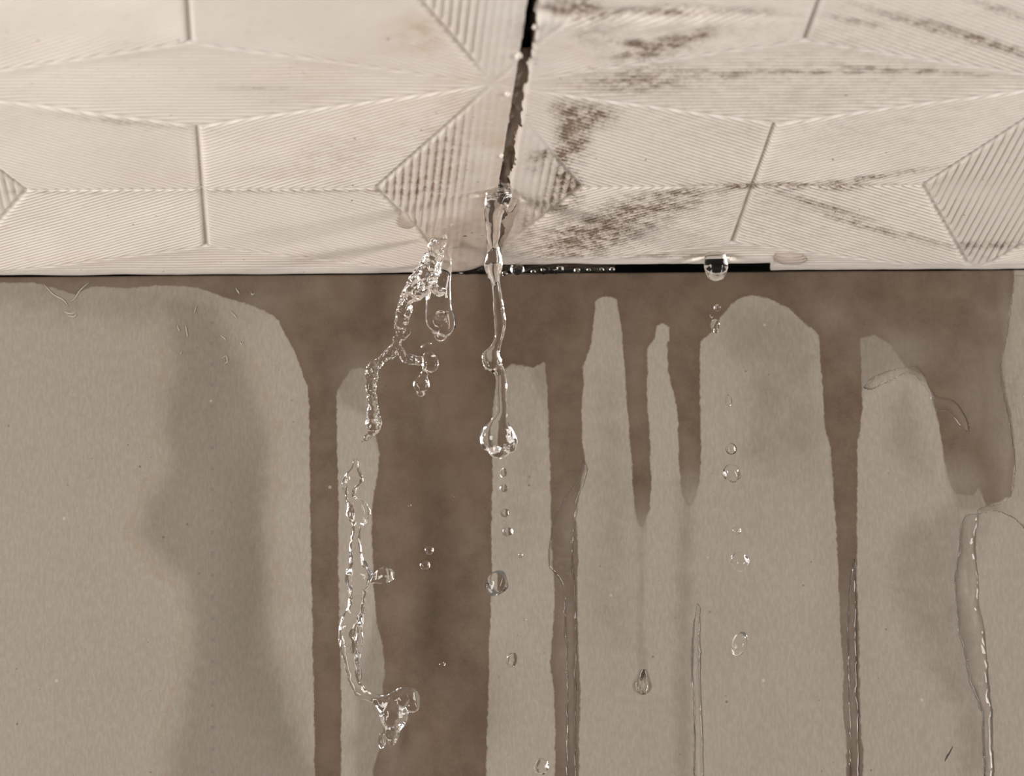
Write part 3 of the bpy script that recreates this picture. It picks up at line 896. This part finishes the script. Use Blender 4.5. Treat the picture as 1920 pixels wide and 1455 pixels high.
dome('water_film', [(1614, 728), (1630, 712), (1670, 694), (1712, 686), (1730, 696), (1752, 740), (1790, 752), (1812, 780), (1818, 810), (1800, 800), (1778, 772), (1756, 768), (1736, 728), (1706, 702), (1668, 716), (1636, 732)],
     1.2, .22, 'thin curved ridge of water arching over the dry patch at right', ripple=.8, seed=40)
dome('clinging_drop', [(1207, 1255), (1213, 1268), (1219, 1283), (1216, 1296), (1206, 1302), (1196, 1297), (1192, 1285), (1198, 1270)],
     1.4, .9, 'single teardrop clinging to the dry wall below a fading streak', ripple=.08, seed=18, cat='droplet', res=.00012)
dome('water_film', [(800, 418), (830, 408), (866, 402), (892, 385), (902, 362), (935, 352), (966, 356), (972, 385), (960, 420), (945, 450), (928, 480), (906, 496), (870, 507), (838, 505), (818, 488), (806, 462), (796, 440)],
     3.5, .42, 'rippled water film clinging under the left tile where the streams leave it', surface='ceiling', ripple=1.0, size=.0040, seed=24)
dome('water_film', [(742, 410), (752, 403), (768, 405), (782, 414), (776, 424), (762, 428), (746, 422)],
     1.6, .25, 'small flat water patch under the left tile beside the big film', surface='ceiling', ripple=.5, seed=30)
dome('water_bead', [(1452, 480), (1475, 474), (1500, 476), (1510, 486), (1500, 494), (1470, 494), (1455, 490)],
     2.0, .5, 'flat clear water bead under the tile edge right of the pendant drop', surface='ceiling', ripple=.2, seed=33, cat='droplet')


# crumbs of tile stuck to the edges of the joint
def flake(px, py, r, label, seed):
    p = on_ceiling(px, py); k = px_size(p)
    bm = bmesh.new()
    bmesh.ops.create_icosphere(bm, subdivisions=2, radius=1)
    for v in bm.verts:
        d = 1 + .6 * mnoise.noise(v.co * 1.7 + Vector((seed, 0, 0)))
        v.co = Vector((v.co.x * .8, v.co.y * 1.8, v.co.z * .7)) * (r * k * d)
    me = bpy.data.meshes.new('tile_crumb'); bm.to_mesh(me); bm.free()
    o = link('tile_crumb', me, MAT_FLAKE); o.location = (p[0], p[1], p[2] - r * k * .15)
    tag(o, label, 'crumb', 'crumbs along the tile gap')


flake(972, 104, 8, 'white crumb at the left edge of the gap, where the black part ends', 1)
flake(952, 176, 6, 'white crumb at the left edge of the gap, halfway down', 4)
flake(940, 292, 4.5, 'white crumb at the left edge of the gap just above the water', 7)
flake(1003, 50, 6, 'crumb on the right edge of the black part of the gap', 9)


# water bridging the slot between tile edge and wall
def slot_film():
    xa, xb = on_ceiling(858, 508)[0], on_ceiling(1155, 508)[0]
    xs = np.arange(xa, xb, .00018); ts = np.linspace(0, 1, 22)
    X, T = np.meshgrid(xs, ts)
    ya = edge_y(X) - .0004; yb = np.full_like(X, .0006)
    end = np.clip((xb - X) / .0009, 0, 1)
    Y = ya + (yb - ya) * T
    sag = np.sin(np.pi * T) ** .6 * .0004 * (1 - np.clip((X - xa) / (xb - xa), 0, 1) * .5)
    bump = (vnoise(X / .0009, Y / .0009, 61) ** 3) * .0010 + (vnoise(X / .0005, Y / .0005, 62) - .5) * .00032
    Z = .0004 - (sag + bump * np.sin(np.pi * T)) * end + .0008 * (1 - np.sqrt(1 - (1 - end) ** 2))
    n = X.size; ny, nx = X.shape
    V = np.stack([X.ravel(), Y.ravel(), Z.ravel()], 1); Vb = V.copy(); Vb[:, 2] = .0016
    idx = np.arange(n).reshape(ny, nx)
    fq = np.stack([idx[:-1, :-1], idx[1:, :-1], idx[1:, 1:], idx[:-1, 1:]], -1).reshape(-1, 4)
    ed = np.concatenate([fq[:, [0, 1]], fq[:, [1, 2]], fq[:, [2, 3]], fq[:, [3, 0]]])
    bd = ed[~np.isin(ed[:, 0] * n + ed[:, 1], ed[:, 1] * n + ed[:, 0])]
    sf = np.stack([bd[:, 1], bd[:, 0], bd[:, 0] + n, bd[:, 1] + n], 1)
    VV = np.vstack([V, Vb]); org = VV.mean(0)
    o = link('water_film', np_mesh('water_film', VV - org, np.vstack([fq, fq[:, ::-1] + n, sf])), MAT_WATER)
    o.location = org
    tag(o, 'beaded water bridging the slot between tile edge and wall, left of the black opening', 'water')


slot_film()
droplet(970, 505, 13, 11, -.0045, 'round bead hanging in the wet slot just right of the stream', name='water_bead')
droplet(946, 513, 5, 5, -.003, 'tiny bead in the wet slot right behind the stream', name='water_bead')
for i, (x, y, r) in enumerate([(1000, 509, 3.5), (1018, 506, 3), (1050, 504, 5.5), (1082, 507, 4.5), (1104, 506, 3), (1128, 505, 3.5), (1148, 505, 4)]):
    droplet(x, y, r * 1.2, r, -.004, ('first', 'second', 'third', 'fourth', 'fifth', 'sixth', 'last')[i] + ' tiny bead in the wet slot, counting right from the larger bead', name='water_bead', group='tiny beads in the wet slot', seed=i)



# ----------------------------------------------------------------------------- fibres, folds and a scuff of the wall paper
MAT_FIBRE = make_plain('pale_paper_fibre', (.36, .315, .265), .75)
MAT_SCUFF = make_plain('dark_scuff', (.045, .035, .03), .8)


def thread(name, pts, r, mat, parent=None, off=-.00012):
    """a thin strand lying on the wall through pixels of the photograph, radius in pixels"""
    P = catmull([on_wall(x, y) for x, y in pts], 5)
    P[:, 1] = wall_wave(P[:, 0], P[:, 2]) + off
    T = np.gradient(P, axis=0); T /= np.linalg.norm(T, axis=1, keepdims=True) + 1e-12
    V, Fq, m = [], [], 6
    n = len(P)
    for i in range(n):
        rr = r * S * (.25 + .75 * math.sin(math.pi * (i + .5) / n)) * (.8 + .4 * random.random())
        u = np.cross(T[i], (0, 1.0, 0)); u /= np.linalg.norm(u) + 1e-9
        for k in range(m):
            a = 2 * math.pi * k / m
            V.append(P[i] + u * rr * math.cos(a) + np.array([0, 1.0, 0]) * rr * .8 * math.sin(a))
        if i:
            for k in range(m):
                a0, b0 = (i - 1) * m + k, (i - 1) * m + (k + 1) % m
                Fq.append((a0, b0, b0 + m, a0 + m))
    me = np_mesh(name, np.array(V), np.array(Fq))
    return link(name, me, mat, parent)


for pts, r in [([(82, 533), (100, 552), (118, 562), (128, 574)], 1.5), ([(166, 530), (150, 545), (140, 560), (131, 566)], 1.4), ([(120, 584), (130, 588), (142, 586)], 1.8), ([(126, 592), (138, 594), (144, 589)], 1.5),
               ([(1330, 590), (1334, 596), (1337, 594)], 1.2)]:
    thread('paper_fold', pts, r, MAT_FIBRE, wall)
for pts in [[(348, 610), (350, 622), (352, 632)], [(416, 672), (424, 668), (426, 679), (420, 682)], [(442, 541), (446, 547), (449, 552)], [(470, 548), (473, 553), (477, 550)], [(450, 640), (453, 646), (456, 640)],
            [(368, 575), (366, 582), (364, 588)], [(430, 582), (438, 590), (444, 596)], [(338, 665), (341, 660)], [(332, 610), (334, 616), (337, 622)], [(414, 630), (420, 634), (424, 638)]]:
    thread('paper_fibre', pts, 1.3, MAT_FIBRE, wall)
thread('scuff_mark', [(1786, 1400), (1780, 1412), (1776, 1418), (1771, 1428)], 1.5, MAT_SCUFF, wall, off=-.00002)
